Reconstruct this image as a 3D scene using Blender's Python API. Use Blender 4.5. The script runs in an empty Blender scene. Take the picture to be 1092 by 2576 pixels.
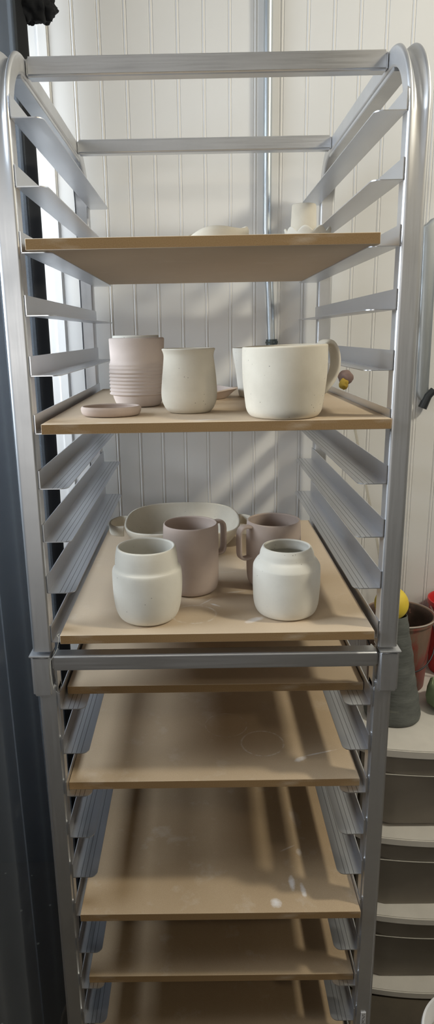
import bpy, math, random
from mathutils import Vector, Matrix, noise
random.seed(7)
C = bpy.context.scene.collection
PI = math.pi

# ------------------------------------------------------------------ helpers
class MB:
    def __init__(s): s.v = []; s.f = []; s.m = []; s.cur = 0
    def add(s, vs, fs):
        o = len(s.v); s.v += [tuple(p) for p in vs]
        for f in fs: s.f.append(tuple(i + o for i in f)); s.m.append(s.cur)
        return s
    def box(s, x0, x1, y0, y1, z0, z1):
        vs = [(x, y, z) for z in (z0, z1) for y in (y0, y1) for x in (x0, x1)]
        return s.add(vs, [(0,2,3,1), (4,5,7,6), (0,1,5,4), (2,6,7,3), (0,4,6,2), (1,3,7,5)])
    def sweep(s, rings, closed_ring=True, caps=True, loop=False):
        n = len(rings[0]); o = len(s.v)
        for r in rings: s.v += [tuple(p) for p in r]
        m = len(rings)
        for i in range(m if loop else m - 1):
            a = o + i * n; b = o + ((i + 1) % m) * n
            for k in range(n if closed_ring else n - 1):
                k2 = (k + 1) % n
                s.f.append((a + k, a + k2, b + k2, b + k)); s.m.append(s.cur)
        if caps and not loop and closed_ring:
            s.f.append(tuple(o + k for k in range(n))[::-1]); s.m.append(s.cur)
            s.f.append(tuple(o + (m - 1) * n + k for k in range(n))); s.m.append(s.cur)
        return s
    def tube(s, pts, r, n=12, loop=False):
        pts = [Vector(p) for p in pts]; rings = []
        up = Vector((0.13, 0.21, 0.97)).normalized()
        for i, p in enumerate(pts):
            a = pts[i - 1] if (i > 0 or loop) else p
            b = pts[(i + 1) % len(pts)] if (i < len(pts) - 1 or loop) else p
            t = (b - a).normalized()
            if abs(t.dot(up)) > .97: up = Vector((1, 0, 0.05)).normalized()
            u = (up - t * t.dot(up)).normalized(); w = t.cross(u); up = u
            rr = r[i] if isinstance(r, (list, tuple)) else r
            rings.append([p + (u * math.cos(2 * PI * k / n) + w * math.sin(2 * PI * k / n)) * rr for k in range(n)])
        return s.sweep(rings, loop=loop)
    def lathe(s, prof, n=72, cx=0, cy=0, fn=None, caps=True):
        """prof: list of (r, z); r<1e-6 ends become poles"""
        rings = []
        for r, z in prof:
            ring = []
            for k in range(n):
                a = 2 * PI * k / n
                p = Vector((max(r, 1e-5) * math.cos(a), max(r, 1e-5) * math.sin(a), z))
                if fn: p = fn(p, a, r, z)
                ring.append((p[0] + cx, p[1] + cy, p[2]))
            rings.append(ring)
        return s.sweep(rings, caps=caps)
    def build(s, name, mats, parent=None, smooth=True, bevel=0, seg=2, angle=40, loc=None, sub=0, wn=False):
        me = bpy.data.meshes.new(name); me.from_pydata(s.v, [], s.f)
        if not isinstance(mats, (list, tuple)): mats = [mats]
        for m in mats: me.materials.append(m)
        me.polygons.foreach_set('material_index', s.m)
        me.update()
        import bmesh
        bm = bmesh.new(); bm.from_mesh(me)
        bmesh.ops.remove_doubles(bm, verts=bm.verts, dist=1e-6)
        bmesh.ops.recalc_face_normals(bm, faces=bm.faces)
        if bevel:
            es = [e for e in bm.edges if len(e.link_faces) == 2 and e.calc_face_angle(0) > math.radians(50)]
            bmesh.ops.bevel(bm, geom=es, offset=bevel, segments=seg, affect='EDGES', clamp_overlap=True)
        if smooth:
            for f in bm.faces: f.smooth = True
            for e in bm.edges:
                if len(e.link_faces) == 2 and e.calc_face_angle(0) > math.radians(angle): e.smooth = False
        bm.to_mesh(me); bm.free()
        o = bpy.data.objects.new(name, me); C.objects.link(o)
        if parent: o.parent = parent
        if loc: o.location = loc
        if wn:
            md = o.modifiers.new('wn', 'WEIGHTED_NORMAL'); md.keep_sharp = True; md.weight = 50
        if sub:
            md = o.modifiers.new('sub', 'SUBSURF'); md.levels = md.render_levels = sub
        return o

def empty(name, loc, rz=0):
    o = bpy.data.objects.new(name, None); C.objects.link(o)
    o.location = loc; o.rotation_euler = (0, 0, rz); o.empty_display_size = .05
    return o
def tag(o, label, cat, group=None, kind=None):
    if label: o['label'] = label
    if cat: o['category'] = cat
    if group: o['group'] = group
    if kind: o['kind'] = kind
    return o
def struct(o, label=None, cat=None):
    o['kind'] = 'structure'
    if label: o['label'] = label
    if cat: o['category'] = cat
    return o

# ------------------------------------------------------------------ materials
class NT:
    def __init__(s, name):
        s.m = bpy.data.materials.new(name); s.m.use_nodes = True
        s.nt = s.m.node_tree; s.b = s.nt.nodes['Principled BSDF']
        s.out = s.nt.nodes['Material Output']
    def n(s, t, **k):
        x = s.nt.nodes.new(t)
        for a, b in k.items():
            if a.startswith('i_'): x.inputs[a[2:].replace('_', ' ')].default_value = b
            else: setattr(x, a, b)
        return x
    def l(s, a, b): s.nt.links.new(a, b)
    def coords(s, scale=(1, 1, 1)):
        tc = s.n('ShaderNodeTexCoord'); mp = s.n('ShaderNodeMapping'); mp.inputs['Scale'].default_value = scale
        s.l(tc.outputs['Object'], mp.inputs['Vector']); return mp.outputs['Vector']
    def noise(s, vec, scale, detail=4, rough=.55):
        x = s.n('ShaderNodeTexNoise'); x.inputs['Scale'].default_value = scale
        x.inputs['Detail'].default_value = detail; x.inputs['Roughness'].default_value = rough
        s.l(vec, x.inputs['Vector']); return x.outputs['Fac']
    def ramp(s, fac, stops):
        r = s.n('ShaderNodeValToRGB'); e = r.color_ramp.elements
        while len(e) < len(stops): e.new(.5)
        for i, (p, c) in enumerate(stops):
            e[i].position = p; e[i].color = (c[0], c[1], c[2], 1) if isinstance(c, (tuple, list)) else (c, c, c, 1)
        s.l(fac, r.inputs['Fac']); return r.outputs['Color']
    def math(s, op, a, b=None, clamp=False):
        x = s.n('ShaderNodeMath', operation=op, use_clamp=clamp)
        for i, q in enumerate((a, b)):
            if q is None: continue
            if isinstance(q, (int, float)): x.inputs[i].default_value = q
            else: s.l(q, x.inputs[i])
        return x.outputs[0]
    def mix(s, fac, a, b, mode='MIX'):
        x = s.n('ShaderNodeMix', data_type='RGBA', blend_type=mode)
        if isinstance(fac, (int, float)): x.inputs[0].default_value = fac
        else: s.l(fac, x.inputs[0])
        for i, q in ((6, a), (7, b)):
            if isinstance(q, (tuple, list)): x.inputs[i].default_value = (q[0], q[1], q[2], 1)
            else: s.l(q, x.inputs[i])
        return x.outputs[2]
    def bump(s, h, strength=.2, dist=.001):
        x = s.n('ShaderNodeBump'); x.inputs['Strength'].default_value = strength; x.inputs['Distance'].default_value = dist
        s.l(h, x.inputs['Height']); s.l(x.outputs[0], s.b.inputs['Normal'])
    def set(s, **k):
        for a, b in k.items():
            i = s.b.inputs[a.replace('_', ' ')]
            if isinstance(b, (tuple, list)) and len(b) == 3: b = (*b, 1)
            i.default_value = b
        return s

def aluminium(name, base=(.74, .75, .77), rough=.36, stretch=(60, 2, 60), gain=.12):
    t = NT(name); t.set(Metallic=1.0)
    v = t.coords(stretch); f = t.noise(v, 6, 3)
    v2 = t.coords((1, 1, 1)); g = t.noise(v2, 9, 5)
    r = t.math('ADD', t.math('MULTIPLY', f, gain), t.math('MULTIPLY', g, .16))
    t.l(t.math('ADD', r, rough - .12), t.b.inputs['Roughness'])
    t.l(t.mix(t.ramp(g, [(.35, 0), (.75, 1)]), base, tuple(c * .84 for c in base)), t.b.inputs['Base Color'])
    t.bump(f, .05, .0004)
    return t.m
M_tube = aluminium('brushed_aluminium_tube', rough=.43, stretch=(60, 60, 2))
M_bar = aluminium('brushed_aluminium_bar', stretch=(2, 60, 60))
def runner_mat():
    t = NT('extruded_aluminium_runner'); t.set(Metallic=1.0, Base_Color=(.74, .76, .80))
    v = t.coords((60, 1.5, 60)); f = t.noise(v, 5, 3); g = t.noise(t.coords(), 11, 4)
    t.l(t.math('ADD', t.math('MULTIPLY', f, .12), t.math('ADD', t.math('MULTIPLY', g, .14), .24)), t.b.inputs['Roughness'])
    # thin extrusion grooves that run along the flange
    tc = t.n('ShaderNodeTexCoord'); sp = t.n('ShaderNodeSeparateXYZ'); t.l(tc.outputs['Object'], sp.inputs[0])
    ax = t.math('ABSOLUTE', sp.outputs['X'])
    m = None
    for gx in (.2065, .2135, .2205):
        d = t.math('LESS_THAN', t.math('ABSOLUTE', t.math('SUBTRACT', ax, gx)), .00045)
        m = d if m is None else t.math('MAXIMUM', m, d)
    ge = t.n('ShaderNodeNewGeometry'); sn = t.n('ShaderNodeSeparateXYZ'); t.l(ge.outputs['True Normal'], sn.inputs[0])
    m = t.math('MULTIPLY', m, t.math('GREATER_THAN', sn.outputs['Z'], .5))
    t.l(t.mix(m, (.74, .76, .80), (.26, .27, .29)), t.b.inputs['Base Color'])
    return t.m
M_run = runner_mat()

def mdf(name, rings=(), smears=(), seed=0., dust_bounce=0.):
    t = NT(name); t.set(Roughness=.78, Specular_IOR_Level=.3)
    tc = t.n('ShaderNodeTexCoord'); mp = t.n('ShaderNodeMapping'); mp.inputs['Location'].default_value = (seed, seed * .7, seed * .3)
    t.l(tc.outputs['Object'], mp.inputs['Vector']); v = mp.outputs['Vector']
    fine = t.noise(v, 900, 3, .7); mid = t.noise(v, 7, 5, .6)
    col = t.mix(t.ramp(mid, [(.3, 0), (.7, 1)]), (.54, .412, .272), (.47, .352, .224))
    col = t.mix(t.ramp(fine, [(.35, 0), (.65, 1)]), col, t.mix(.5, col, (.36, .25, .15)))
    dust = t.ramp(t.noise(v, 16, 6, .65), [(.58, 0), (.80, 1)])
    col = t.mix(t.math('MULTIPLY', dust, .35), col, (.78, .73, .67))
    if dust_bounce: col = t.mix(dust_bounce, col, (.74, .63, .50))      # paler face: clay dust, plus bounce light put into the colour
    sp = t.n('ShaderNodeSeparateXYZ'); t.l(tc.outputs['Object'], sp.inputs[0])
    spk = t.noise(v, 60, 6, .7)
    nz = t.math('GREATER_THAN', sp.outputs['Z'], .0130)
    for (x, y, r, w, a) in rings:
        dx = t.math('SUBTRACT', sp.outputs['X'], x); dy = t.math('SUBTRACT', sp.outputs['Y'], y)
        d = t.math('SQRT', t.math('ADD', t.math('MULTIPLY', dx, dx), t.math('MULTIPLY', dy, dy)))
        e = t.math('SUBTRACT', 1.0, t.math('DIVIDE', t.math('ABSOLUTE', t.math('SUBTRACT', d, r)), w), True)
        k = t.math('MULTIPLY', t.math('MULTIPLY', e, t.ramp(spk, [(.42, 0), (.62, 1)])), t.math('MULTIPLY', nz, a))
        col = t.mix(k, col, (.80, .78, .75))
    for (x, y, rx, ry, an, a) in smears:
        dx = t.math('SUBTRACT', sp.outputs['X'], x); dy = t.math('SUBTRACT', sp.outputs['Y'], y)
        c, s_ = math.cos(an), math.sin(an)
        u = t.math('ADD', t.math('MULTIPLY', dx, c / rx), t.math('MULTIPLY', dy, s_ / rx))
        w = t.math('ADD', t.math('MULTIPLY', dx, -s_ / ry), t.math('MULTIPLY', dy, c / ry))
        d = t.math('ADD', t.math('MULTIPLY', u, u), t.math('MULTIPLY', w, w))
        d = t.math('ADD', d, t.math('MULTIPLY', t.math('SUBTRACT', spk, .5), 2.2))
        k = t.math('MULTIPLY', t.math('SUBTRACT', 1.0, d, True), t.math('MULTIPLY', nz, a))
        col = t.mix(k, col, (.86, .84, .84))
    t.l(col, t.b.inputs['Base Color']); t.bump(fine, .12, .0004)
    return t.m
def mdf_edge():
    t = NT('mdf_board_sawn_edge'); t.set(Roughness=.85, Specular_IOR_Level=.2)
    v = t.coords(); f = t.noise(v, 700, 3, .7); g = t.noise(t.coords((1, 1, 3)), 14, 4)
    col = t.mix(t.ramp(f, [(.3, 0), (.7, 1)]), (.32, .205, .100), (.25, .155, .070))
    col = t.mix(t.math('MULTIPLY', t.ramp(g, [(.58, 0), (.8, 1)]), .3), col, (.70, .62, .5))
    t.l(col, t.b.inputs['Base Color']); t.bump(f, .2, .0004)
    return t.m
M_edge = mdf_edge()

def clay(name, base, dark, specks=True, lines=.25, z_lines=160):
    t = NT(name); t.set(Roughness=.88, Specular_IOR_Level=.22)
    v = t.coords(); lo = t.noise(v, 22, 5, .6); hi = t.noise(v, 420, 3, .6)
    col = t.mix(t.ramp(lo, [(.3, 0), (.72, 1)]), base, dark)
    col = t.mix(t.math('MULTIPLY', t.ramp(hi, [(.35, 0), (.7, 1)]), .22), col, dark)
    if specks:
        vo = t.n('ShaderNodeTexVoronoi'); vo.inputs['Scale'].default_value = 150; t.l(v, vo.inputs['Vector'])
        sn = t.noise(v, 35, 2)
        k = t.math('MULTIPLY', t.math('LESS_THAN', vo.outputs['Distance'], .11), t.math('GREATER_THAN', sn, .58))
        col = t.mix(t.math('MULTIPLY', k, .7), col, (.20, .17, .14))
    t.l(col, t.b.inputs['Base Color'])
    w = t.noise(t.coords((1, 1, z_lines)), 1.6, 3)
    h = t.math('ADD', t.math('MULTIPLY', w, lines), t.math('MULTIPLY', hi, .12))
    t.bump(h, .35, .0008)
    return t.m
M_cream = clay('bone_dry_cream_clay', (.69, .64, .54), (.61, .56, .465))
M_white = clay('bone_dry_white_clay', (.76, .735, .66), (.69, .66, .585))
M_mauve = clay('mauve_stoneware_clay', (.52, .425, .37), (.45, .365, .315), specks=False)
M_pink = clay('pinkish_bisque_clay', (.655, .565, .51), (.59, .50, .45), specks=False)

def simple(name, col, rough=.6, **k):
    t = NT(name); t.set(Base_Color=col, Roughness=rough, **k)
    f = t.noise(t.coords(), k.pop('sc', 18) if 'sc' in k else 18, 5)
    t.l(t.mix(t.ramp(f, [(.3, 0), (.75, 1)]), col, tuple(c * .86 for c in col)), t.b.inputs['Base Color'])
    return t.m
def wall_mat():
    t = NT('white_vinyl_beadboard'); t.set(Roughness=.55)
    f = t.noise(t.coords(), 2.2, 5); h = t.noise(t.coords(), 260, 3)
    t.l(t.mix(t.ramp(f, [(.3, 0), (.8, 1)]), (.80, .795, .78), (.75, .745, .73)), t.b.inputs['Base Color'])
    t.bump(h, .06, .0005); return t.m
M_wall = wall_mat()
def floor_mat():
    t = NT('stained_concrete'); t.set(Roughness=.8)
    v = t.coords(); f = t.noise(v, 5, 6, .65); h = t.noise(v, 90, 4)
    col = t.mix(t.ramp(f, [(.3, 0), (.7, 1)]), (.105, .085, .06), (.065, .053, .038))
    vo = t.n('ShaderNodeTexVoronoi'); vo.inputs['Scale'].default_value = 22; t.l(v, vo.inputs['Vector'])
    k = t.math('LESS_THAN', vo.outputs['Distance'], .07)
    col = t.mix(k, col, (.5, .46, .38))
    t.l(col, t.b.inputs['Base Color']); t.bump(h, .3, .001); return t.m
M_floor = floor_mat()
def fabric_mat(name, a, b, sc=700):
    t = NT(name); t.set(Roughness=.9, Sheen_Weight=.25, Sheen_Roughness=.5)
    tc = t.n('ShaderNodeTexCoord'); sp = t.n('ShaderNodeSeparateXYZ'); t.l(tc.outputs['Object'], sp.inputs[0])
    wy = t.math('SINE', t.math('MULTIPLY', t.math('ADD', sp.outputs['Y'], sp.outputs['Z']), 2600.))
    f = t.noise(t.coords((1, 1, .25)), 9, 4)
    col = t.mix(t.ramp(f, [(.3, 0), (.7, 1)]), a, b)
    col = t.mix(t.math('MULTIPLY', t.math('ADD', wy, 1.), .16), col, tuple(min(1, c * 1.9) for c in a))
    t.l(col, t.b.inputs['Base Color']); t.bump(wy, .25, .0003); return t.m
M_curt = fabric_mat('navy_woven_fabric', (.068, .078, .090), (.048, .056, .066))
def let_light_through(m, col, fac):
    nt = m.node_tree; p = nt.nodes['Principled BSDF']; out = nt.nodes['Material Output']
    tl = nt.nodes.new('ShaderNodeBsdfTranslucent'); tl.inputs[0].default_value = (*col, 1)
    mx = nt.nodes.new('ShaderNodeMixShader'); mx.inputs[0].default_value = fac
    nt.links.new(p.outputs[0], mx.inputs[1]); nt.links.new(tl.outputs[0], mx.inputs[2])
    # open weave: part of the light passes straight between the threads
    tp = nt.nodes.new('ShaderNodeBsdfTransparent'); tp.inputs[0].default_value = (.97, .985, 1, 1)
    m2 = nt.nodes.new('ShaderNodeMixShader'); m2.inputs[0].default_value = .70
    nt.links.new(mx.outputs[0], m2.inputs[1]); nt.links.new(tp.outputs[0], m2.inputs[2]); nt.links.new(m2.outputs[0], out.inputs['Surface'])
let_light_through(M_curt, (.22, .28, .34), .05)
M_black = simple('black_fabric', (.008, .009, .011), .95)

# ------------------------------------------------------------------ rack geometry constants
S = .0762
def zr(i): return 1.66 - (i - 1) * S - (.03354 if i >= 11 else 0)
D = .593          # front face of the rear posts
WX = .238         # inner faces of the upper posts
T = .0135         # board thickness

rack = empty('sheet_pan_rack', (0, .31, 0))
tag(rack, 'tall brushed aluminium sheet pan rack with angle runners, standing before the white beadboard wall', 'rack')
RP = Vector((0, -.31, 0))
def rpart(mb, name, mat, parent=rack, **k):
    k.setdefault('wn', True)
    o = mb.build(name, mat, parent, **k)
    if parent is rack: o.location = RP
    return o

def prof_ring(origin, u, w, hu, hw, dent, rc=.0042):
    """rounded rectangle in the u (outward) / w plane, outer face (+u) dented by dent"""
    pts = []
    def corner(cu, cw, a0):
        for k in range(5):
            a = a0 + k * PI / 8
            pts.append((cu + rc * math.cos(a), cw + rc * math.sin(a)))
    corner(hu - rc, hw - rc, 0)
    corner(-hu + rc, hw - rc, PI / 2)
    corner(-hu + rc, -hw + rc, PI)
    corner(hu - rc, -hw + rc, 3 * PI / 2)
    n = 12
    for k in range(1, n):
        w_ = -hw + rc + (2 * (hw - rc)) * k / n
        q = math.sin(PI * k / n)
        pts.append((hu - dent * q * q * (3 - 2 * q) , w_))
    out = []
    for a, b in pts: out.append(origin + u * a + w * b)
    return out

HD, HX = .0127, .0143
for sd, sname in ((-1, 'left'), (1, 'right')):
    xc = sd * (WX + HX)
    w = Vector((1, 0, 0)); R = .088
    ztop = 1.7475; rings = []
    path = []
    N = 36
    path.append((HD, .960, Vector((0, -1, 0)), 0)); path.append((HD, 1.3, Vector((0, -1, 0)), 0))
    zs = ztop - R
    for zz, dd in ((zs - .10, .0), (zs - .06, .0006), (zs - .03, .0022)): path.append((HD, zz, Vector((0, -1, 0)), dd))
    for k in range(N + 1):
        a = k / N * PI / 2
        y = HD + R - R * math.cos(a); z = zs + R * math.sin(a)
        u = Vector((0, -math.cos(a), math.sin(a)))
        path.append((y, z, u, .0042 + .0065 * math.sin(PI * k / N)))
    yr = D + HD
    for yy, dd in ((HD + R + .015, .0015), (HD + R + .035, .0)): path.append((yy, ztop, Vector((0, 0, 1)), dd))
    for yy, dd in ((yr - R - .035, .0), (yr - R - .015, .0015)): path.append((yy, ztop, Vector((0, 0, 1)), dd))
    for k in range(N + 1):
        a = k / N * PI / 2
        y = yr - R + R * math.sin(a); z = zs + R * math.cos(a)
        u = Vector((0, math.sin(a), math.cos(a)))
        path.append((y, z, u, .0042 + .0065 * math.sin(PI * k / N)))
    for zz, dd in ((zs - .03, .0022), (zs - .06, .0006), (zs - .10, .0)): path.append((yr, zz, Vector((0, 1, 0)), dd))
    path.append((yr, 1.3, Vector((0, 1, 0)), 0)); path.append((yr, .960, Vector((0, 1, 0)), 0))
    mb = MB()
    mb.sweep([prof_ring(Vector((xc, y, z)), u, w, HD, HX, d) for (y, z, u, d) in path])
    o = rpart(mb, 'side_frame', M_tube, angle=60)
    o['label'] = 'upper ' + sname + ' arched square-tube frame with dented bends'
    # stiffening flat bar under the top tube
    mb = MB(); mb.box(xc - .0125, xc + .0125, .083, .523, ztop - HD - .0062, ztop - HD - .0002)
    rpart(mb, 'stiffener_bar', M_tube, bevel=.0008, smooth=True)
    # lower posts, slightly narrower, sleeves at the joint
    for yy in (0, D):
        xi = sd * .2335
        mb = MB(); x0, x1 = sorted((xi, xi + sd * .0290)); mb.box(x0, x1, yy + .001, yy + .0265, .118, .905)
        rpart(mb, 'lower_post', M_tube, bevel=.004, seg=3)
        mb = MB(); x0, x1 = sorted((sd * .2405, sd * .2700))
        # wrap-around sleeve, flared lip on top
        mb.box(x0, x1, yy - .0035, yy + .0310, .888, .954)
        o = rpart(mb, 'joint_sleeve', M_tube, bevel=.0035, seg=3)
        lip = MB(); lip.box(x0 - (.002 if sd < 0 else 0), x1 + (.002 if sd > 0 else 0), yy - .0050, yy + .0320, .9525, .9555)
        lip.build('weld_lip', M_tube, o, bevel=.001)
        # tapered gusset plate inside the corner
        g = MB(); gx0, gx1 = sorted((sd * .2335, sd * .2362))
        g.box(gx0, gx1, yy + .002, yy + .026, .893, .953)
        rpart(g, 'gusset_plate', M_bar, bevel=.0006)
        # caster
        cx_ = sd * .248; cy_ = yy + .0135
        c = MB(); c.tube([(cx_, cy_, .118), (cx_, cy_, .100)], .011, 16)
        c.box(cx_ - .019, cx_ + .019, cy_ - .022, cy_ + .022, .096, .100)
        c.box(cx_ - .018, cx_ - .0155, cy_ - .014, cy_ + .014, .040, .097)
        c.box(cx_ + .0155, cx_ + .018, cy_ - .014, cy_ + .014, .040, .097)
        co = rpart(c, 'caster', M_bar, bevel=.0006)
        wv = MB(); rr = [(0.0, -.013), (.038, -.013), (.0455, -.010), (.0475, -.004), (.0475, .004), (.0455, .010), (.038, .013), (0.0, .013)]
        wv.lathe(rr, 40)
        wv.v = [(cx_ + z, cy_ + x, .0475 + y) for x, y, z in wv.v]
        wv.build('wheel', simple('dark_rubber', (.03, .03, .032), .7), co)

def crossbar(x1, y0, y1, z0, z1):
    mb = MB(); mb.box(-x1, x1, y0, y1, z0, z1)
    return rpart(mb, 'crossbar', M_bar, bevel=.003, seg=3)
crossbar(WX - .0008, .099, .121, 1.7355, 1.7600)
crossbar(WX - .0008, .489, .511, 1.7355, 1.7600)
crossbar(.2395, -.0015, .0225, .9290, .9535)
crossbar(.2395, D + .002, D + .026, .9290, .9535)
crossbar(.2330, .003, .023, .125, .150)
crossbar(.2330, D + .003, D + .023, .125, .150)

def runner(i, sd):
    z = zr(i); xo = (WX - .0002) if i <= 10 else .2333
    t = .0013; xi = xo - .0385; h = .0260
    y0, y1 = .0012, D + .0245
    # L section with rounded front inner corner on the flange
    mb = MB(); rc = .011; out = []
    out += [(xo, y0), (xi + rc, y0)]
    for k in range(1, 9):
        a = k / 8 * PI / 2
        out.append((xi + rc - rc * math.sin(a), y0 + rc - rc * math.cos(a)))
    for k in range(0, 9):
        a = k / 8 * PI / 2
        out.append((xi + rc - rc * math.cos(a), y1 - rc + rc * math.sin(a)) if k else (xi, y1 - rc))
    out += [(xo, y1)]
    lo = [(sd * x, y, z) for x, y in out]; hi = [(sd * x, y, z + t) for x, y in out]
    mb.sweep([lo, hi])
    a, b = sorted((sd * xo, sd * (xo - t)))
    mb.box(a, b, y0, y1, z + t * .5, z + h)
    o = rpart(mb, 'runner', M_run, angle=35, bevel=0)
    return o
for i in range(1, 21):
    for sd in (-1, 1): runner(i, sd)

# serial sticker on the right lower post
tst = NT('sticker_paper'); tst.set(Base_Color=(.82, .82, .84), Roughness=.5)
st = MB(); st.box(.2445, .2530, -.0004, .0006, .2350, .2745)
st = rpart(st, 'serial_sticker', tst.m, smooth=False); st['label'] = 'white serial number sticker'
fc = bpy.data.curves.new('serial_text', 'FONT'); fc.body = 'S/N260'; fc.size = .0078; fc.align_x = 'LEFT'
fo = bpy.data.objects.new('tmp_text', fc); C.objects.link(fo)
bpy.context.view_layer.update()
me = bpy.data.meshes.new_from_object(fo.evaluated_get(bpy.context.evaluated_depsgraph_get())); bpy.data.objects.remove(fo)
inkm = NT('printed_ink'); inkm.set(Base_Color=(.06, .06, .065), Roughness=.6); me.materials.clear(); me.materials.append(inkm.m)
for v in me.vertices:
    x, y, z = v.co
    v.co = (.2463 + y * 1.0, -.0006, .2718 - x)      # reads downwards
to = bpy.data.objects.new('serial_lettering', me); C.objects.link(to); to.parent = st

# ------------------------------------------------------------------ boards
def zb(i): return zr(i) + .0015
boards = {
 3: (-.2280, .2090, -.0150, 'tan MDF board on the topmost loaded runners, underside facing the camera'),
 6: (-.2260, .2360, -.0130, 'tan MDF board carrying the ribbed tumbler and the big handled mug'),
 10: (-.2230, .2300, -.0080, 'tan MDF board just above the middle crossbar, under the two cream jars'),
 11: (-.2290, .2310, .0430, 'empty tan MDF board just below the middle crossbar, pushed slightly back'),
 13: (-.2315, .2260, .0160, 'empty tan MDF board with two faint chalky ring marks'),
 16: (-.2230, .2315, -.0110, 'empty tan MDF board with white slip smears on its right side'),
 18: (-.2210, .2310, .0110, 'empty MDF board below the slip-smeared one, second from the bottom of the photo'),
 20: (-.2250, .2280, .0000, 'lowest MDF board, cut off by the bottom edge of the photo')}
marks = {
 6: ((), ((-.01, .02, .030, .004, .2, .6), (-.145, .01, .012, .003, .1, .5))),
 10: (((-.03, .07, .034, .0025, .8), (.02, .30, .045, .002, .3)), ((.060, .045, .020, .008, .6, .7), (.004, .105, .012, .003, -.7, .8), (.04, .16, .02, .003, .2, .5), (-.01, .12, .02, .002, .9, .5))),
 13: (((.022, .155, .037, .0018, .45), (.082, .098, .036, .0022, .8)), ((.140, .052, .014, .006, .5, .7), (.175, .068, .035, .002, .3, .6))),
 16: ((), ((.096, .018, .011, .011, .6, 1.), (.128, .060, .006, .018, .0, .8), (.145, .045, .005, .016, .1, .8), (.150, .13, .006, .010, 0., .5), (.13, .14, .02, .002, .5, .4), (.155, .22, .01, .03, .2, .2))),
}
for i, (x0, x1, y0, lab) in boards.items():
    e = marks.get(i, ((), ()))
    m = mdf('mdf_board_face_%d' % i, e[0], e[1], seed=i * 3.1, dust_bounce={3: .62, 6: .42, 10: .42, 11: .25, 13: .12}.get(i, 0))
    mb = MB(); o_ = len(mb.v)
    ln = .598 if i != 11 else .560
    nx, ny = 1, 1
    mb.cur = 0
    vs = [(x, y, z) for z in (0, T) for y in (0, ln) for x in (x0, x1)]
    mb.add(vs, [(0, 2, 3, 1), (4, 5, 7, 6)]); mb.cur = 1
    mb.add(vs, [(0, 1, 5, 4), (2, 6, 7, 3), (0, 4, 6, 2), (1, 3, 7, 5)])
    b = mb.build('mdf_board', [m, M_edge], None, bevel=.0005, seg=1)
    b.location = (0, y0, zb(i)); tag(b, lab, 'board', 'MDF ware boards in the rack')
def top(i): return zb(i) + T + .0001

# ------------------------------------------------------------------ pots
def catmull(pts, n=6):
    out = []
    P = [pts[0]] + list(pts) + [pts[-1]]
    for i in range(1, len(P) - 2):
        p0, p1, p2, p3 = (Vector(q) for q in P[i - 1:i + 3])
        for k in range(n):
            t = k / n
            out.append(.5 * ((2 * p1) + (-p0 + p2) * t + (2 * p0 - 5 * p1 + 4 * p2 - p3) * t * t + (-p0 + 3 * p1 - 3 * p2 + p3) * t ** 3))
    out.append(Vector(P[-2])); return out
def hollow(outer, wall=.0042, floor=.006, smooth=5, rim=.0018):
    """outer: (r, z) from foot to rim, returns closed hollow profile"""
    o = catmull([(r, z) for r, z in outer], smooth) if smooth else [Vector(q) for q in outer]
    prof = [(0, outer[0][1])] + [(q[0], q[1]) for q in o]
    rr, zz = o[-1]
    prof += [(rr - wall * .2, zz + rim * .7), (rr - wall * .5, zz + rim), (rr - wall * .8, zz + rim * .7)]
    inner = [(max(q[0] - wall, .002), q[1]) for q in reversed(o) if q[1] > floor]
    prof += inner
    lr = inner[-1][0]
    prof += [(lr * .85, floor * 1.05), (lr * .5, floor), (0, floor)]
    return prof
def wob(seed, amp=.0006):
    def fn(p, a, r, z):
        q = noise.noise(Vector((math.cos(a) * 1.2 + seed, math.sin(a) * 1.2, z * 25)))
        k = 1 + q * amp / .045
        return Vector((p.x * k, p.y * k, p.z))
    return fn

# A ribbed tumbler
ribs = [(.0300, 0), (.0345, .0018), (.0372, .0060), (.0405, .0150), (.0412, .0188), (.0448, .0196), (.0462, .0212)]
zz = .0240
while zz < .0560:
    ribs += [(.0443, zz), (.0460, zz + .0026)]; zz += .0056
ribs += [(.0445, .0580), (.0452, .0610), (.0446, .0640), (.0450, .0668), (.0438, .0700), (.0430, .0740), (.0432, .0850), (.0436, .0960), (.0440, .1060)]
mb = MB(); mb.lathe(hollow(ribs, .0045, .007, 4), 96, fn=wob(1))
A = mb.build('ribbed_tumbler', M_pink, loc=(-.1158, .211, top(6)), angle=75)
tag(A, 'tall pinkish clay tumbler with horizontal throwing ribs, at the left of its shelf', 'tumbler')
# white cup nested inside A
cup = [(.020, 0), (.026, .002), (.031, .012), (.0345, .035), (.0368, .050)]
mb = MB(); mb.lathe(hollow(cup, .0032, .004, 5), 72, fn=wob(2))
A2 = mb.build('small_cup', M_white, loc=(-.1168, .211, top(6) + .0598), angle=75)
tag(A2, 'white clay cup nested in the mouth of the ribbed tumbler, only its rim showing', 'cup')
# B vase shaped tumbler
B = [(.0270, 0), (.0310, .0012), (.0360, .0065), (.0400, .0160), (.0412, .0260), (.0408, .0370), (.0396, .0520), (.0378, .0680), (.0366, .0790), (.0368, .0840), (.0380, .0880), (.0392, .0905)]
mb = MB(); mb.lathe(hollow(B, .0042, .006, 6), 96, fn=wob(3))
B_ = mb.build('flared_tumbler', M_cream, loc=(-.0313, .1089, top(6)), angle=75)
tag(B_, 'speckled cream tumbler with rounded belly and flared lip, between ribbed tumbler and big mug', 'tumbler')
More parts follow.
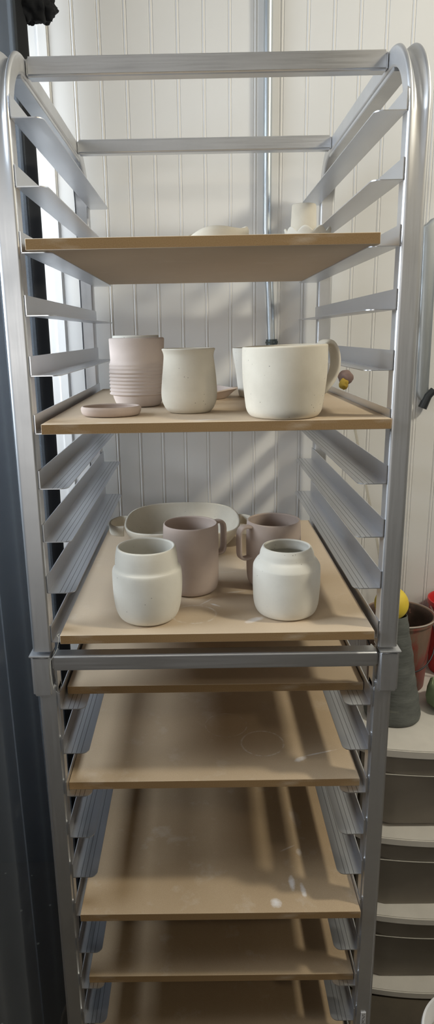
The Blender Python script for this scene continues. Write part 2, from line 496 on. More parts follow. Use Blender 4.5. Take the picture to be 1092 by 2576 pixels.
# C oval dish
Cp = [(.0300, 0), (.0390, .0010), (.0425, .0050), (.0434, .0100), (.0428, .0122)]
mb = MB(); mb.lathe(hollow(Cp, .0040, .0040, 5), 96, fn=lambda p, a, r, z: Vector((p.x, p.y * .80, p.z)))
C_ = mb.build('shallow_dish', M_mauve, loc=(-.1442, .078, top(6)), angle=75)
tag(C_, 'small shallow pinkish-brown clay dish in front of the ribbed tumbler', 'dish')
# D shallow wavy bowl behind
def wave_d(p, a, r, z):
    k = 1 + .05 * math.cos(4 * a + .6)
    q = (z / .02)
    dz = .004 * q * math.cos(2 * a + .8) + (.010 * q * max(0, math.sin(a)) ** 2)
    return Vector((p.x * (1 + (k - 1) * q), p.y * (1 + (k - 1) * q), p.z + dz))
Dp = [(.0300, 0), (.0340, .0010), (.0400, .0055), (.0475, .0115), (.0520, .0145)]
mb = MB(); mb.lathe(hollow(Dp, .0045, .0045, 5), 96, fn=wave_d)
D_ = mb.build('wavy_saucer', M_pink, loc=(-.0020, .322, top(6)), angle=75)
tag(D_, 'small pale clay bowl with wavy rim, half hidden behind flared tumbler and big mug', 'bowl')
# E cup behind mug
Ep = [(.0280, 0), (.0335, .0015), (.0365, .0150), (.0400, .0450), (.0440, .0700), (.0462, .0850)]
mb = MB(); mb.lathe(hollow(Ep, .0038, .006, 6), 80, fn=wob(5))
E_ = mb.build('flared_cup', M_white, loc=(.0902, .345, top(6)), angle=75)
tag(E_, 'pale clay cup standing behind the big handled mug, only its left rim showing', 'cup')

def strap(path, width_dir, w, th, n=10, cap=True, taper=None):
    """flat rounded strap: path = list of Vector, width_dir = Vector across the strap"""
    rings = []; m = len(path)
    for i, p in enumerate(path):
        a = path[max(i - 1, 0)]; b = path[min(i + 1, m - 1)]
        t = (b - a).normalized(); wd = (width_dir - t * width_dir.dot(t)).normalized(); nn = t.cross(wd)
        ww = w * (taper(i / (m - 1)) if taper else 1)
        ring = []
        for k in range(16):
            an = 2 * PI * k / 16
            cx, sx = math.cos(an), math.sin(an)
            ring.append(p + wd * (ww / 2 * math.copysign(abs(cx) ** .55, cx)) + nn * (th / 2 * math.copysign(abs(sx) ** .7, sx)))
        rings.append(ring)
    return rings

# F big mug
Fp = [(.0385, 0), (.0440, .0006), (.0485, .0040), (.0520, .0110), (.0541, .0250), (.0558, .0400), (.0570, .0520), (.0577, .0680), (.0579, .0820), (.0577, .0935)]
Fr = empty('large_mug', (.100, .0352, top(6))); tag(Fr, 'largest mug, cream clay with faint throwing rings and a broad loop handle on its right', 'mug')
mb = MB(); mb.lathe(hollow(Fp, .0046, .007, 6), 112, fn=lambda p, a, r, z: Vector((p.x, p.y, p.z + z / .0935 * .0014 * math.cos(a))))
mb.build('body', M_cream, Fr, angle=75)
az = math.radians(27)
rad = Vector((math.cos(az), math.sin(az), 0)); tan = Vector((-math.sin(az), math.cos(az), 0))
hp = [(.0545, .0850), (.0600, .0935), (.0680, .0985), (.0760, .0960), (.0825, .0870), (.0855, .0750), (.0850, .0620), (.0800, .0490), (.0715, .0385), (.0620, .0300), (.0535, .0250)]
pth = [rad * q[0] + Vector((0, 0, q[1])) for q in catmull(hp, 6)]
mb = MB(); mb.sweep(strap(pth, tan, .021, .0065)); mb.build('handle', M_cream, Fr, angle=80)

# G left jar
Gp = [(.0310, 0), (.0375, .0008), (.0440, .0060), (.0490, .0190), (.0515, .0380), (.0523, .0560), (.0522, .0720), (.0512, .0795), (.0488, .0822), (.0474, .0850), (.0468, .0920), (.0458, .1030), (.0442, .1120)]
mb = MB(); mb.lathe(hollow(Gp, .0045, .007, 6), 112, fn=wob(6))
G_ = mb.build('stepped_jar', M_white, loc=(-.0994, .0557, top(10)), angle=75)
tag(G_, 'cream-white clay jar with straight collar above a soft ledge, front left of its board', 'jar')
# J right jar
Jp = [(.0340, 0), (.0400, .0008), (.0455, .0050), (.0495, .0170), (.0508, .0380), (.0510, .0600), (.0507, .0730), (.0497, .0780), (.0455, .0850), (.0418, .0890), (.0408, .0925), (.0398, .0980), (.0372, .1042)]
mb = MB(); mb.lathe(hollow(Jp, .0045, .007, 6), 112, fn=wob(7))
J_ = mb.build('shouldered_jar', M_white, loc=(.1120, .0697, top(10)), angle=75)
tag(J_, 'grey-white clay jar with sloping shoulder and narrower neck, front right of its board', 'jar')
# H, I mugs
def mug(name, loc, rz, lab, height):
    e = empty(name, loc, 0); tag(e, lab, 'mug')
    k = height / .1157
    P_ = [(.0300, 0), (.0365, .0010), (.0425, .0065), (.0450, .0200), (.0458, .0450), (.0460, .0850), (.0457, .1060), (.0448, .1157)]
    P_ = [(r, z * k) for r, z in P_]
    mb = MB(); mb.lathe(hollow(P_, .0036, .006, 6), 96, fn=wob(8 + rz, .0009)); mb.build('body', M_mauve, e, angle=75)
    rd = Vector((math.cos(rz), math.sin(rz), 0)); tn = Vector((-math.sin(rz), math.cos(rz), 0))
    h = [(.043, .1100), (.052, .1112), (.0600, .1105), (.0645, .1050), (.0660, .0960), (.0660, .0780), (.0655, .0640), (.0625, .0575), (.0560, .0550), (.0430, .0560)]
    pt = [rd * q[0] + Vector((0, 0, q[1] * k)) for q in catmull(h, 6)]
    mb = MB(); mb.sweep(strap(pt, tn, .016, .0052)); mb.build('handle', M_mauve, e, angle=80)
mug('tall_mug', (-.0345, .167, top(10)), math.radians(33), 'mauve-brown clay mug behind the left jar, squared handle pointing right and back', .1150)
mug('tall_mug', (.1052, .1927, top(10)), math.radians(205), 'mauve-brown clay mug behind the right jar, squared handle pointing left', .1115)

# K big bowl
KX, KY = -.055, .428
def se(a, n=2.7):
    c, s_ = math.cos(a), math.sin(a)
    return (abs(c) ** n + abs(s_) ** n) ** (-1 / n)
def kfn(p, a, r, z):
    q = z / .055; k = 1 + (se(a) - 1) * .75
    dz = -.006 * q * math.cos(a) ** 2 * 1.0 + .002 * q * math.sin(3 * a) + .003 * q * math.sin(a)
    return Vector((p.x * k * 1.0, p.y * k * 1.02, p.z + dz))
Kp = [(.0720, 0), (.0790, .0010), (.0880, .0060), (.0990, .0170), (.1090, .0320), (.1150, .0450), (.1175, .0550)]
Kr = empty('handled_bowl', (KX, KY, top(10))); tag(Kr, 'wide cream clay serving bowl with side lug handles, at the back of its board', 'bowl')
mb = MB(); mb.lathe(hollow(Kp, .0048, .006, 6), 120, fn=kfn); mb.build('body', M_cream, Kr, angle=75)
for sd in (-1, 1):
    h = [(.1165, .043), (.127, .045), (.140, .030), (.147, .005), (.142, -.022), (.130, -.034), (.1160, -.036)]
    if sd > 0: h = [(x - .001, y) for x, y in h]
    pt = [Vector((sd * q[0], q[1] - .008, .0400)) for q in catmull(h, 6)]
    mb = MB(); mb.sweep(strap(pt, Vector((0, 0, 1)), .021, .0052)); mb.build('handle', M_cream, Kr, angle=80)

# things on the top board
def lfn(p, a, r, z):
    q = z / .05
    dz = q * (.0035 * math.cos(a - .5) + .0028 * math.sin(3 * a + .5) - .006 * max(0, -math.cos(a)) ** 3)
    k = 1 + .03 * math.sin(3 * a)
    return Vector((p.x * k, p.y * k * .85, p.z + dz))
Lp = [(.0330, 0), (.0400, .0020), (.0480, .0140), (.0520, .0300), (.0530, .0430), (.0515, .0480)]
mb = MB(); mb.lathe(hollow(Lp, .005, .006, 6), 96, fn=lfn)
L_ = mb.build('lumpy_bowl', M_cream, loc=(.0170, .300, top(3)), angle=75)
tag(L_, 'cream clay bowl with uneven soft rim peeking over the topmost board, left of the conduit', 'bowl')
Np = [(.0170, 0), (.0200, .0010), (.0224, .0070), (.0232, .0260), (.0229, .0600), (.0220, .0850), (.0212, .0990)]
mb = MB(); mb.lathe(hollow(Np, .0032, .006, 6), 80, fn=wob(11))
N_ = mb.build('narrow_vase', M_cream, loc=(.1735, .388, top(3)), angle=75)
tag(N_, 'narrow cylindrical cream clay vase at the back right of the topmost board', 'vase')
def sfn(p, a, r, z):
    q = (z / .0425) ** 2; c = abs(math.sin(4.5 * a + .4))
    return Vector((p.x * (1 + .04 * q * c), p.y * (1 + .04 * q * c), p.z + .0075 * q * (c - .5)))
Sp = [(.0200, 0), (.0240, .0020), (.0300, .0120), (.0345, .0280), (.0372, .0425)]
mb = MB(); mb.lathe(hollow(Sp, .0035, .005, 6), 144, fn=sfn)
S_ = mb.build('scalloped_dish', M_white, loc=(.1660, .290, top(3)), angle=75)
tag(S_, 'white clay dish with scalloped rim just showing over the topmost board, before the narrow vase', 'dish')

mb = MB(); mb.tube(catmull([(-.2230, -.0100, .9930), (-.2262, -.0105, .9905), (-.2240, -.0115, .9860), (-.2290, -.0100, .9660), (-.2395, -.0060, .9480), (-.2410, -.0050, .9250), (-.2385, -.0052, .9020)], 6), .00035, 6)
th_ = mb.build('thread', simple('pale_thread', (.62, .60, .52), .8)); tag(th_, 'thin pale thread hanging over the left joint of the rack', 'thread')

# ------------------------------------------------------------------ setting
YW = .650
# back wall: beadboard relief
mb = MB()
pitch = .0525; pts = []
x = -1.5 + .003
xs = []
k0 = int((-1.6) / pitch)
prof = [(-.372, 0)]
for k in range(k0, -k0 + 1):
    g = .003 + k * pitch
    if g < -.365 or g > 1.70: continue  # relief runs well past the frame
    # two V grooves either side of a raised bead
    prof += [(g - .0048, 0), (g - .0036, .0014), (g - .0024, 0.0003), (g - .0012, -.0003), (g, -.0006), (g + .0012, -.0003), (g + .0024, .0003), (g + .0036, .0014), (g + .0048, 0)]
prof += [(3.0, 0)]
mb.sweep([[(x_, YW + d, 0) for x_, d in prof], [(x_, YW + d, 2.75) for x_, d in prof]], closed_ring=False, caps=False)
n0 = len(mb.v)
mb.box(-.372, 3.0, YW + .01, YW + .05, 0, 2.75)
struct(mb.build('wall_back', M_wall, angle=25), 'white beadboard wall behind the rack', 'wall')
# flat cover strip on the wall at the left
mb = MB(); mb.box(-.330, -.311, YW - .004, YW + .001, 0, 2.75)
struct(mb.build('trim_1', M_wall, bevel=.0012), 'narrow white vertical cover strip on the wall', 'trim')
M_paint = simple('grey_white_wall_paint', (.34, .33, .31), .8)
M_dark = simple('shade_dark_wall', (.060, .064, .070), .8)  # shade put into the colour of the walls behind the sheer curtain
for nm, bx in (('wall_left', (-1.30, -1.25, -3.6, .70, 0, 2.75)), ('wall_corner', (-1.25, -.3725, YW + .005, YW + .05, 0, 2.75))):
    mb = MB(); mb.box(*bx); struct(mb.build(nm, M_dark, smooth=False))
for nm, bx in (('wall_right', (3.0, 3.05, -3.6, .70, 0, 2.75)), ('wall_front', (-1.30, 3.05, -3.65, -3.6, 0, 2.75))):
    mb = MB(); mb.box(*bx); struct(mb.build(nm, M_paint, smooth=False))
mb = MB(); mb.box(-1.30, 3.05, -3.65, .70, 2.75, 2.80); struct(mb.build('ceiling', simple('white_ceiling_paint', (.72, .71, .69), .8), smooth=False))
mb = MB(); mb.add([(-1.30, -3.65, 0), (3.05, -3.65, 0), (3.05, YW + .05, 0), (-1.30, YW + .05, 0)], [(0, 1, 2, 3)])
struct(mb.build('floor', M_floor, smooth=False), 'dark stained concrete floor', 'floor')

# ------------------------------------------------------------------ curtain
cur = empty('curtain', (-.31, .1, 0)); tag(cur, 'dark navy curtain hanging along the left side of the rack', 'curtain')
def curtain_x(y, z):
    f = 1.0
    return -.336 + .006 * math.sin(y * 34 + .8 * math.sin(z * 1.3)) + .004 * math.sin(y * 71 + 1.7 + z * .5) + .003 * math.sin(z * 2.1 + y * 5)
def sheet(y0, y1, z0, z1, ny, nz, th, fx):
    mb = MB(); G = []
    for j in range(nz + 1):
        z = z0 + (z1 - z0) * j / nz; row = []
        for i in range(ny + 1):
            y = y0 + (y1 - y0) * i / ny; row.append((y, z, fx(y, z)))
        G.append(row)
    vs = [(x - th / 2, y, z) for r in G for (y, z, x) in r] + [(x + th / 2, y, z) for r in G for (y, z, x) in r]
    n = (ny + 1) * (nz + 1); fs = []
    for j in range(nz):
        for i in range(ny):
            a = j * (ny + 1) + i; b = a + 1; c = b + ny + 1; d = a + ny + 1
            fs.append((a, b, c, d)); fs.append((n + a, n + d, n + c, n + b))
    for j in range(nz):
        for i in (0, ny):
            a = j * (ny + 1) + i; d = a + ny + 1; fs.append((a, d, n + d, n + a))
    for i in range(ny):
        for j in (0, nz):
            a = j * (ny + 1) + i; b = a + 1; fs.append((a, b, n + b, n + a))
    mb.add(vs, fs); return mb
mb = sheet(-.125, .505, .006, 2.30, 170, 60, .0012, curtain_x)
o = mb.build('fabric', M_curt, cur, angle=80); o.location = (.31, -.1, 0)
mb = sheet(.497, .608, .006, 2.30, 24, 60, .0024, lambda y, z: -.3355 - .07 * max(0, y - .55) + .006 * math.sin(y * 60 + .5 * math.sin(3 * z)))
o = mb.build('black_binding', M_black, cur, angle=80); o.location = (.31, -.1, 0)
# bunched black cloth at the top of the edge
mb = MB()
for (cx_, cy_, cz_, sx, sy, sz, sd_) in ((-.322, .56, 2.012, .034, .030, .036, 1), (-.302, .575, 2.004, .026, .024, .022, 4), (-.335, .555, 2.06, .03, .03, .05, 8)):
    rings = []
    for j in range(25):
        th = PI * j / 24; ring = []
        for k in range(36):
            a = 2 * PI * k / 36
            d = Vector((math.sin(th) * math.cos(a), math.sin(th) * math.sin(a), math.cos(th)))
            q = 1 + .35 * noise.noise(d * 2.3 + Vector((sd_, 0, 0))) + .12 * noise.noise(d * 7 + Vector((0, sd_, 0)))
            ring.append((cx_ + d.x * sx * q, cy_ + d.y * sy * q, cz_ + d.z * sz * q))
        rings.append(ring)
    mb.sweep(rings)
o = mb.build('gathered_cloth', M_black, cur, angle=80); o.location = (.31, -.1, 0)
# rod that carries it
mb = MB(); mb.tube([(-.336, -.16, 2.315), (-.336, .62, 2.315)], .011, 20)
o = mb.build('rod', M_bar, cur); o.location = (.31, -.1, 0)

# ------------------------------------------------------------------ conduit on the wall
galv = aluminium('galvanised_steel', (.56, .60, .63), .42, (40, 40, 3))
con = empty('conduit_pipe', (.135, .636, 1.40)); tag(con, 'vertical galvanised steel conduit fixed to the beadboard wall', 'pipe')
def cpart(mb, name, mat, **k):
    o = mb.build(name, mat, con, **k); o.location = (-.135, -.636, -1.40); return o
mb = MB(); mb.tube([(.1315, .636, 2.75), (.1315, .636, 2.0), (.1325, .636, 1.62), (.1350, .634, 1.56), (.1400, .634, 1.48), (.1445, .634, 1.37)], .0086, 24)
cpart(mb, 'tube', galv)
mb = MB(); mb.tube([(.1446, .634, 1.392), (.1450, .634, 1.372)], .0122, 24); mb.tube([(.1447, .634, 1.3875), (.1448, .634, 1.3835)], .0135, 6)
cpart(mb, 'coupling', simple('dark_steel', (.10, .12, .12), .4, Metallic=.8))
mb = MB(); mb.tube([(.1450, .634, 1.372), (.146, .634, 1.335)], .0100, 20); mb.box(.121, .171, .606, .6498, 1.292, 1.338)
cpart(mb, 'junction_box', galv, bevel=.002)

# hanging steel tool at the right edge
hg = empty('hanging_steel_bar', (.470, .640, 1.60)); tag(hg, 'flat grey steel bar hanging on the wall at the right edge, rounded lower end', 'tool')
mb = MB(); rings = []
for (xc, z, w) in ((.505, 1.640, .018), (.494, 1.633, .028), (.484, 1.618, .034), (.483, 1.598, .030), (.484, 1.5, .029), (.4855, 1.4, .0285), (.487, 1.275, .028), (.488, 1.262, .025), (.489, 1.255, .018), (.489, 1.252, .008)):
    ring = []
    for k in range(12):
        a = 2 * PI * k / 12
        ring.append((xc + w / 2 * math.cos(a), .642 + .0035 * math.sin(a), z))
    rings.append(ring)
mb.sweep(rings); o = mb.build('bar', galv, hg); o.location = (-.470, -.640, -1.60)
mb = MB(); mb.tube([(.489, .640, 1.235), (.500, .640, 1.262), (.512, .640, 1.275)], [.010, .009, .008], 14)
o = mb.build('clamp', simple('blackened_steel', (.045, .05, .055), .45, Metallic=.5), hg); o.location = (-.470, -.640, -1.60)

# ------------------------------------------------------------------ drawer unit and the things on it
M_plastic = simple('offwhite_plastic', (.72, .69, .64), .45)
tr = NT('smoky_translucent_plastic'); tr.set(Base_Color=(.42, .39, .35), Roughness=.28, Alpha=1.0, Transmission_Weight=.55, IOR=1.12)
f_ = tr.noise(tr.coords((1, 1, 2)), 6, 4); tr.l(tr.ramp(f_, [(.3, (.46, .42, .36)), (.7, (.58, .53, .46))]), tr.b.inputs['Base Color'])
M_tr = tr.m
UX0, UX1 = .288, .668
def bow(x, yf=.268, amt=.026):
    t = (x - (UX0 + UX1) / 2) / ((UX1 - UX0) / 2); return yf - amt * (1 - t * t)
def slab(z0, z1, yback=.600, yf=.268, amt=.026, inset=0):
    mb = MB(); out = []
    n = 24; x0, x1 = UX0 + inset, UX1 - inset
    for k in range(n + 1):
        x = x0 + (x1 - x0) * k / n; y = bow(x, yf, amt)
        if k in (0, n): y += .012
        if k in (1, n - 1): y += .003
        out.append((x, y))
    out += [(x1, yback), (x0, yback)]
    mb.sweep([[(x, y, z0) for x, y in out], [(x, y, z1) for x, y in out]]); return mb
unit = empty('drawer_unit', (.478, .43, 0)); tag(unit, 'plastic drawer unit with smoky translucent drawers and off-white shelves, right of the rack', 'drawers')
UL = Vector((-.478, -.43, 0))
def upart(mb, name, mat, parent=unit, **k):
    o = mb.build(name, mat, parent, **k)
    if parent is unit: o.location = UL
    return o
upart(slab(.597, .615), 'top_panel', M_plastic, bevel=.002)
for (a, b) in ((.394, .411), (.200, .217), (.004, .021)): upart(slab(a, b), 'shelf', M_plastic, bevel=.002)
for (x0, x1) in ((UX0 + .002, UX0 + .010), (UX1 - .010, UX1 - .002)):
    mb = MB()
    for (za, zb_) in ((.021, .200), (.217, .394), (.411, .597)): mb.box(x0, x1, .30, .595, za, zb_)
    upart(mb, 'side_panel', M_plastic, bevel=.001)
mb = MB(); mb.box(UX0 + .012, UX1 - .012, .590, .595, .021, .597); upart(mb, 'back_panel', M_tr)
for zt in (.595, .392, .198):
    z0 = zt - .178
    # tapering drawer shell: front leans back towards its foot, open top
    def ring(z, inset, yf, amt, yb=.580):
        out = []; n = 24; x0, x1 = UX0 + .014 + inset, UX1 - .014 - inset
        for k in range(n + 1):
            x = x0 + (x1 - x0) * k / n; y = bow(x, yf, amt)
            if k == 0 or k == n: y += .016
            if k == 1 or k == n - 1: y += .004
            if k <= 3 or k >= n - 3: y += .006
            out.append((x, y, z))
        return out + [(x1, yb, z), (x0, yb, z)]
    mb = MB()
    R_ = [ring(z0, .006, .290, .000), ring(z0 + .004, .004, .285, .002), ring(zt - .040, .001, .280, .020), ring(zt - .0395, -.001, .275, .022), ring(zt - .002, -.001, .274, .022),
          ring(zt - .002, .002, .277, .022, .577), ring(zt - .038, .004, .283, .020, .577), ring(z0 + .006, .007, .292, .002, .577)]
    mb.sweep(R_)
    d = upart(mb, 'drawer', M_tr, angle=40)
    mb = MB(); xs_ = [UX0 + .014 + (UX1 - UX0 - .028) * k / 24 for k in range(25)]
    mb.tube([(x, bow(x, .2735, .022) + (.016 if k in (0, 24) else 0), zt - .0410) for k, x in enumerate(xs_)], .0011, 8)
    mb.build('rim_edge', simple('frosted_edge', (.55, .53, .48), .4), d)

ZT = .6152
# cone (rolled dark grey extruded cone)
cone_m = NT('dusty_slate_rubber'); cone_m.set(Roughness=.8)
v = cone_m.coords((1, 1, 2.2)); f1 = cone_m.noise(v, 26, 6, .65); f2 = cone_m.noise(cone_m.coords((.6, .6, 3)), 30, 3)
c_ = cone_m.mix(cone_m.ramp(f1, [(.3, 0), (.7, 1)]), (.080, .087, .082), (.14, .148, .138))
cone_m.l(cone_m.mix(cone_m.math('MULTIPLY', cone_m.ramp(f1, [(.62, 0), (.78, 1)]), .5), c_, (.36, .33, .24)), cone_m.b.inputs['Base Color']); cone_m.bump(f2, .5, .004)
pr = [(0, 0), (.052, 0), (.0575, .003), (.0590, .010)]
for k in range(1, 24):
    t = k / 23; z = .012 + t * .215; r = .0590 - (.0590 - .0232) * (t ** .92); pr.append((r + .0006 * math.sin(k * 1.9), z))
pr += [(.0215, .2285), (.0195, .2265), (.0192, .20), (0, .198)]
def cfn(p, a, r, z):
    q = noise.noise(Vector((math.cos(a) * 1.3, math.sin(a) * 1.3, z * 30))) * .0018
    return Vector((p.x + (q + 0) * math.cos(a) - z * .020, p.y + q * math.sin(a), p.z))
mb = MB(); mb.lathe(pr, 80, fn=cfn)
cone = mb.build('grey_cone', cone_m.m, loc=(.3845, .383, ZT), angle=60)
tag(cone, 'tall wrinkled slate-grey cone standing on the drawer unit behind the right post', 'cone')
# yellow ball
mb = MB(); rings = []
for j in range(33):
    th = PI * j / 32; ring = []
    for k in range(48):
        a = 2 * PI * k / 48; d = Vector((math.sin(th) * math.cos(a), math.sin(th) * math.sin(a), math.cos(th)))
        q = .0340 * (1 + .012 * noise.noise(d * 3)); ring.append((d.x * q, d.y * q, d.z * q))
    rings.append(ring)
mb.sweep(rings)
ym = NT('yellow_foam'); ym.set(Roughness=.6); fy = ym.noise(ym.coords(), 30, 4)
ym.l(ym.ramp(fy, [(.35, (.80, .62, .06)), (.7, (.72, .52, .05))]), ym.b.inputs['Base Color'])
ball = mb.build('yellow_ball', ym.m, loc=(.3690, .3830, ZT + .2285 + .0240), angle=80)
tag(ball, 'yellow ball resting in the open tip of the grey cone', 'ball')

# bucket with dried glaze
bk = empty('glaze_bucket', (.4290, .5200, ZT)); tag(bk, 'brown glaze-stained bucket with red drips, behind the grey cone on the drawer unit', 'bucket')
bm_ = NT('glaze_stained_plastic'); bm_.set(Roughness=.5); fb = bm_.noise(bm_.coords((1, 1, .5)), 14, 5, .65)
bm_.l(bm_.ramp(fb, [(.30, (.17, .12, .085)), (.50, (.22, .14, .10)), (.60, (.26, .06, .045)), (.75, (.34, .03, .025))]), bm_.b.inputs['Base Color'])
bi = NT('dark_glaze_residue'); bi.set(Roughness=.6); fb = bi.noise(bi.coords(), 30, 5, .7)
bi.l(bi.ramp(fb, [(.4, (.06, .04, .03)), (.60, (.10, .06, .045)), (.68, (.55, .25, .2))]), bi.b.inputs['Base Color'])
mb = MB(); HB = .172
mb.lathe([(0, 0), (.060, 0), (.063, .003), (.073, HB - .012), (.0775, HB - .010), (.0785, HB - .002), (.0765, HB), (.0735, HB - .002), (.070, HB - .014), (.060, .012), (0, .010)], 80)
for q in range(len(mb.m)):
    if 7 * 80 <= q < 10 * 80: mb.m[q] = 1
mb.build('pail', [bm_.m, bi.m], bk, angle=50)
mb = MB(); mb.lathe([(.0762, HB - .0015), (.0785, HB + .0002), (.0800, HB - .0015), (.0785, HB - .0035), (.0762, HB - .0015)], 80, caps=False)
mb.build('rim', simple('worn_grey_rim', (.42, .38, .34), .6), bk)
mb = MB(); mb.tube([(.0790 * math.cos(a), .0790 * math.sin(a) - .012 * math.sin(t * PI), HB - .012 - .09 * math.sin(t * PI)) for t, a in ((k / 24, .25 - (PI + .5) * k / 24) for k in range(25))], .0017, 8)
mb.build('wire_handle', simple('black_wire', (.05, .05, .055), .4, Metallic=.6), bk)
# red bucket further right
rb = empty('red_bucket', (.5800, .5750, ZT)); tag(rb, 'bright red plastic bucket cut off by the right edge of the photo', 'bucket')
rm = NT('red_plastic'); rm.set(Base_Color=(.55, .02, .02), Roughness=.4); fr = rm.noise(rm.coords(), 12, 4)
rm.l(rm.ramp(fr, [(.35, (.62, .02, .02)), (.7, (.50, .03, .03))]), rm.b.inputs['Base Color'])
mb = MB(); mb.lathe([(0, 0), (.050, 0), (.053, .003), (.0625, .168), (.066, .170), (.066, .180), (.063, .181), (.061, .178), (.050, .010), (0, .008)], 72)
mb.build('pail', rm.m, rb, angle=50)
mb = MB(); mb.tube([(-.064, -.01, .168), (-.062, -.05, .145), (-.040, -.072, .115), (.0, -.082, .095), (.040, -.072, .115), (.062, -.05, .145), (.064, -.01, .168)], .0022, 8)
mb.build('handle', simple('pale_pink_handle', (.62, .40, .36), .5), rb)
# green sponge block
gm = NT('green_foam'); gm.set(Roughness=.9); fg = gm.noise(gm.coords(), 40, 5)
gm.l(gm.ramp(fg, [(.35, (.19, .25, .14)), (.7, (.25, .31, .19))]), gm.b.inputs['Base Color']); gm.bump(fg, .4, .002)
mb = MB(); mb.lathe([(0, 0), (.036, 0), (.050, .012), (.054, .030), (.048, .052), (.040, .058), (.036, .056), (.042, .034), (.030, .014), (0, .012)], 8)
gs = mb.build('green_bowl', gm.m, loc=(.5150, .405, ZT), bevel=.003)
tag(gs, 'faceted green bowl on the drawer unit, cut off by the right edge of the photo', 'bowl')

# sponge on a stick standing in the bucket, leaning to the wall
sk = empty('sponge_stick', (.413, .618, ZT)); tag(sk, 'mauve and yellow sponge on a bent clear rod, leaning on the wall behind the rack', 'sponge stick')
def at0(mb, name, mat, parent, **k):
    o = mb.build(name, mat, parent, **k); o.location = -Vector(parent.location); return o
cl = NT('clear_acrylic'); cl.set(Base_Color=(.85, .82, .74), Roughness=.08, Transmission_Weight=.85, IOR=1.45)
pts = catmull([(.3080, .600, 1.270), (.3280, .600, 1.200), (.3430, .597, 1.130), (.3600, .594, 1.060), (.3760, .590, .990), (.3920, .583, .915), (.4040, .600, .850), (.4110, .614, .760), (.413, .618, ZT + .004)], 5)
mb = MB(); mb.tube(pts, .0030, 14); at0(mb, 'rod', cl.m, sk)
def blob(mb, c, s, seed, amp=.12, rx=0):
    rings = []
    for j in range(25):
        th = PI * j / 24; ring = []
        for k in range(36):
            a = 2 * PI * k / 36; d = Vector((math.sin(th) * math.cos(a), math.sin(th) * math.sin(a), math.cos(th)))
            q = 1 + amp * noise.noise(d * 2 + Vector((seed, seed, 0)))
            ring.append((c[0] + d.x * s[0] * q, c[1] + d.y * s[1] * q, c[2] + d.z * s[2] * q))
        rings.append(ring)
    mb.sweep(rings)
mb = MB(); blob(mb, (.3065, .612, 1.3080), (.0165, .0165, .0160), 3)
at0(mb, 'sponge', simple('mauve_sponge', (.25, .17, .15), .9), sk, angle=80)
mb = MB(); blob(mb, (.3005, .600, 1.2950), (.0100, .0095, .0125), 5, .2)
at0(mb, 'sponge_neck', simple('ochre_foam', (.45, .30, .04), .85), sk, angle=80)

# white pail on the floor, bottom right corner
wp = empty('white_pail', (.436, -.030, 0)); tag(wp, 'white round pail in the bottom right corner of the photo', 'pail')
mb = MB(); mb.lathe([(0, 0), (.072, 0), (.076, .004), (.086, .235), (.0905, .238), (.0920, .244), (.0905, .250), (.0870, .250), (.0845, .244), (.074, .012), (0, .010)], 96)
mb.build('body', simple('white_plastic', (.80, .81, .84), .35), wp, angle=50)
mb = MB(); mb.lathe([(0, .200), (.0815, .200), (.0815, .206), (0, .206)], 72)
mb.build('slip', simple('beige_slip', (.46, .41, .35), .6), wp)

# small chip on the concrete
mb = MB(); blob(mb, (0, 0, .0020), (.0042, .0036, .0022), 2, .3)
ch = mb.build('clay_chip', M_white, loc=(.447, .203, .0001)); tag(ch, 'tiny pale clay chip on the concrete before the drawer unit', 'chip')

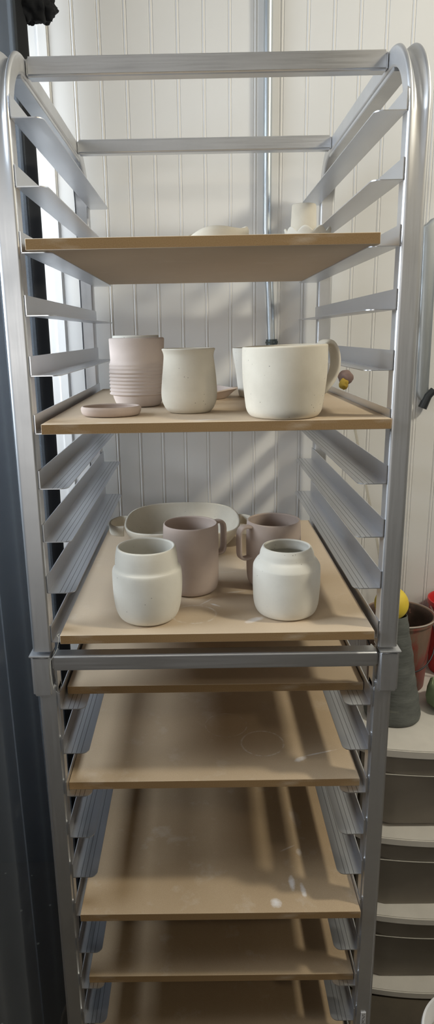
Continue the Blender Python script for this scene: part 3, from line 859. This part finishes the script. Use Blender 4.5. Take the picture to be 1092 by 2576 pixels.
# ------------------------------------------------------------------ light
def area(name, loc, target, sx, sy, power, col):
    l = bpy.data.lights.new(name, 'AREA'); l.shape = 'RECTANGLE'; l.size = sx; l.size_y = sy; l.energy = power; l.color = col
    o = bpy.data.objects.new(name, l); C.objects.link(o); o.location = loc
    o.rotation_euler = (Vector(target) - Vector(loc)).to_track_quat('-Z', 'Y').to_euler()
    return o
LIGHTS = [
 ('ceiling_lamp', (1.62, -.40, 2.70), (.1, .1, .7), .16, .30, 31, (1, .935, .77), 180),
 ('far_ceiling_lamp', (1.60, -1.95, 2.60), (0, .6, 1.4), .16, .20, 5.5, (1, .86, .62), 180),
 ('side_window_light', (-1.22, -.02, 1.60), (0, -.02, 1.40), 1.1, 1.0, 42, (.86, .93, 1), 110),
 ('front_window_light', (-.75, -3.3, 1.45), (-.1, .6, 1.40), 1.2, 1.1, 1.2, (1, .97, .92), 42),
 ('overhead_fill', (-.2, -.7, 2.70), (-.1, 0, 1), .9, .3, 2.0, (1, .96, .86), 180)]  # last entry: unseen soft fill, added for steep ambient light
for L in LIGHTS:
    area(*L[:7]).data.spread = math.radians(L[7])

w = bpy.data.worlds.new('World'); bpy.context.scene.world = w; w.use_nodes = True
bg = w.node_tree.nodes['Background']; bg.inputs[0].default_value = (.88, .92, 1.0, 1); bg.inputs[1].default_value = .3

# ------------------------------------------------------------------ camera
def rot(y, p, r):
    cy, sy, cp, sp = math.cos(y), math.sin(y), math.cos(p), math.sin(p)
    f = Vector((sy * cp, cy * cp, sp)); rt = Vector((cy, -sy, 0)); up = rt.cross(f)
    c, s_ = math.cos(r), math.sin(r)
    return c * rt + s_ * up, -s_ * rt + c * up, f
rt, up, fw = rot(-.00646, -.25818, -.01747)
cam = bpy.data.cameras.new('camera'); co = bpy.data.objects.new('camera', cam); C.objects.link(co)
m = Matrix(((rt.x, up.x, -fw.x, -.01626), (rt.y, up.y, -fw.y, -.90074), (rt.z, up.z, -fw.z, 1.66 - .25459), (0, 0, 0, 1)))
co.matrix_world = m
cam.sensor_fit = 'VERTICAL'; cam.sensor_height = 36.0; cam.sensor_width = 36.0 * 1092 / 2576
cam.lens = 36.0 * 1695.445 / 2576
cam.shift_x = (546 - 496.04) / 2576; cam.shift_y = (1288.84 - 1288) / 2576
cam.clip_start = .02
cam.dof.use_dof = False
sc = bpy.context.scene; sc.camera = co
sc.view_settings.view_transform = 'Standard'; sc.view_settings.look = 'None'
sc.view_settings.exposure = 0.0; sc.view_settings.gamma = 1.0
sc.view_settings.use_curve_mapping = False
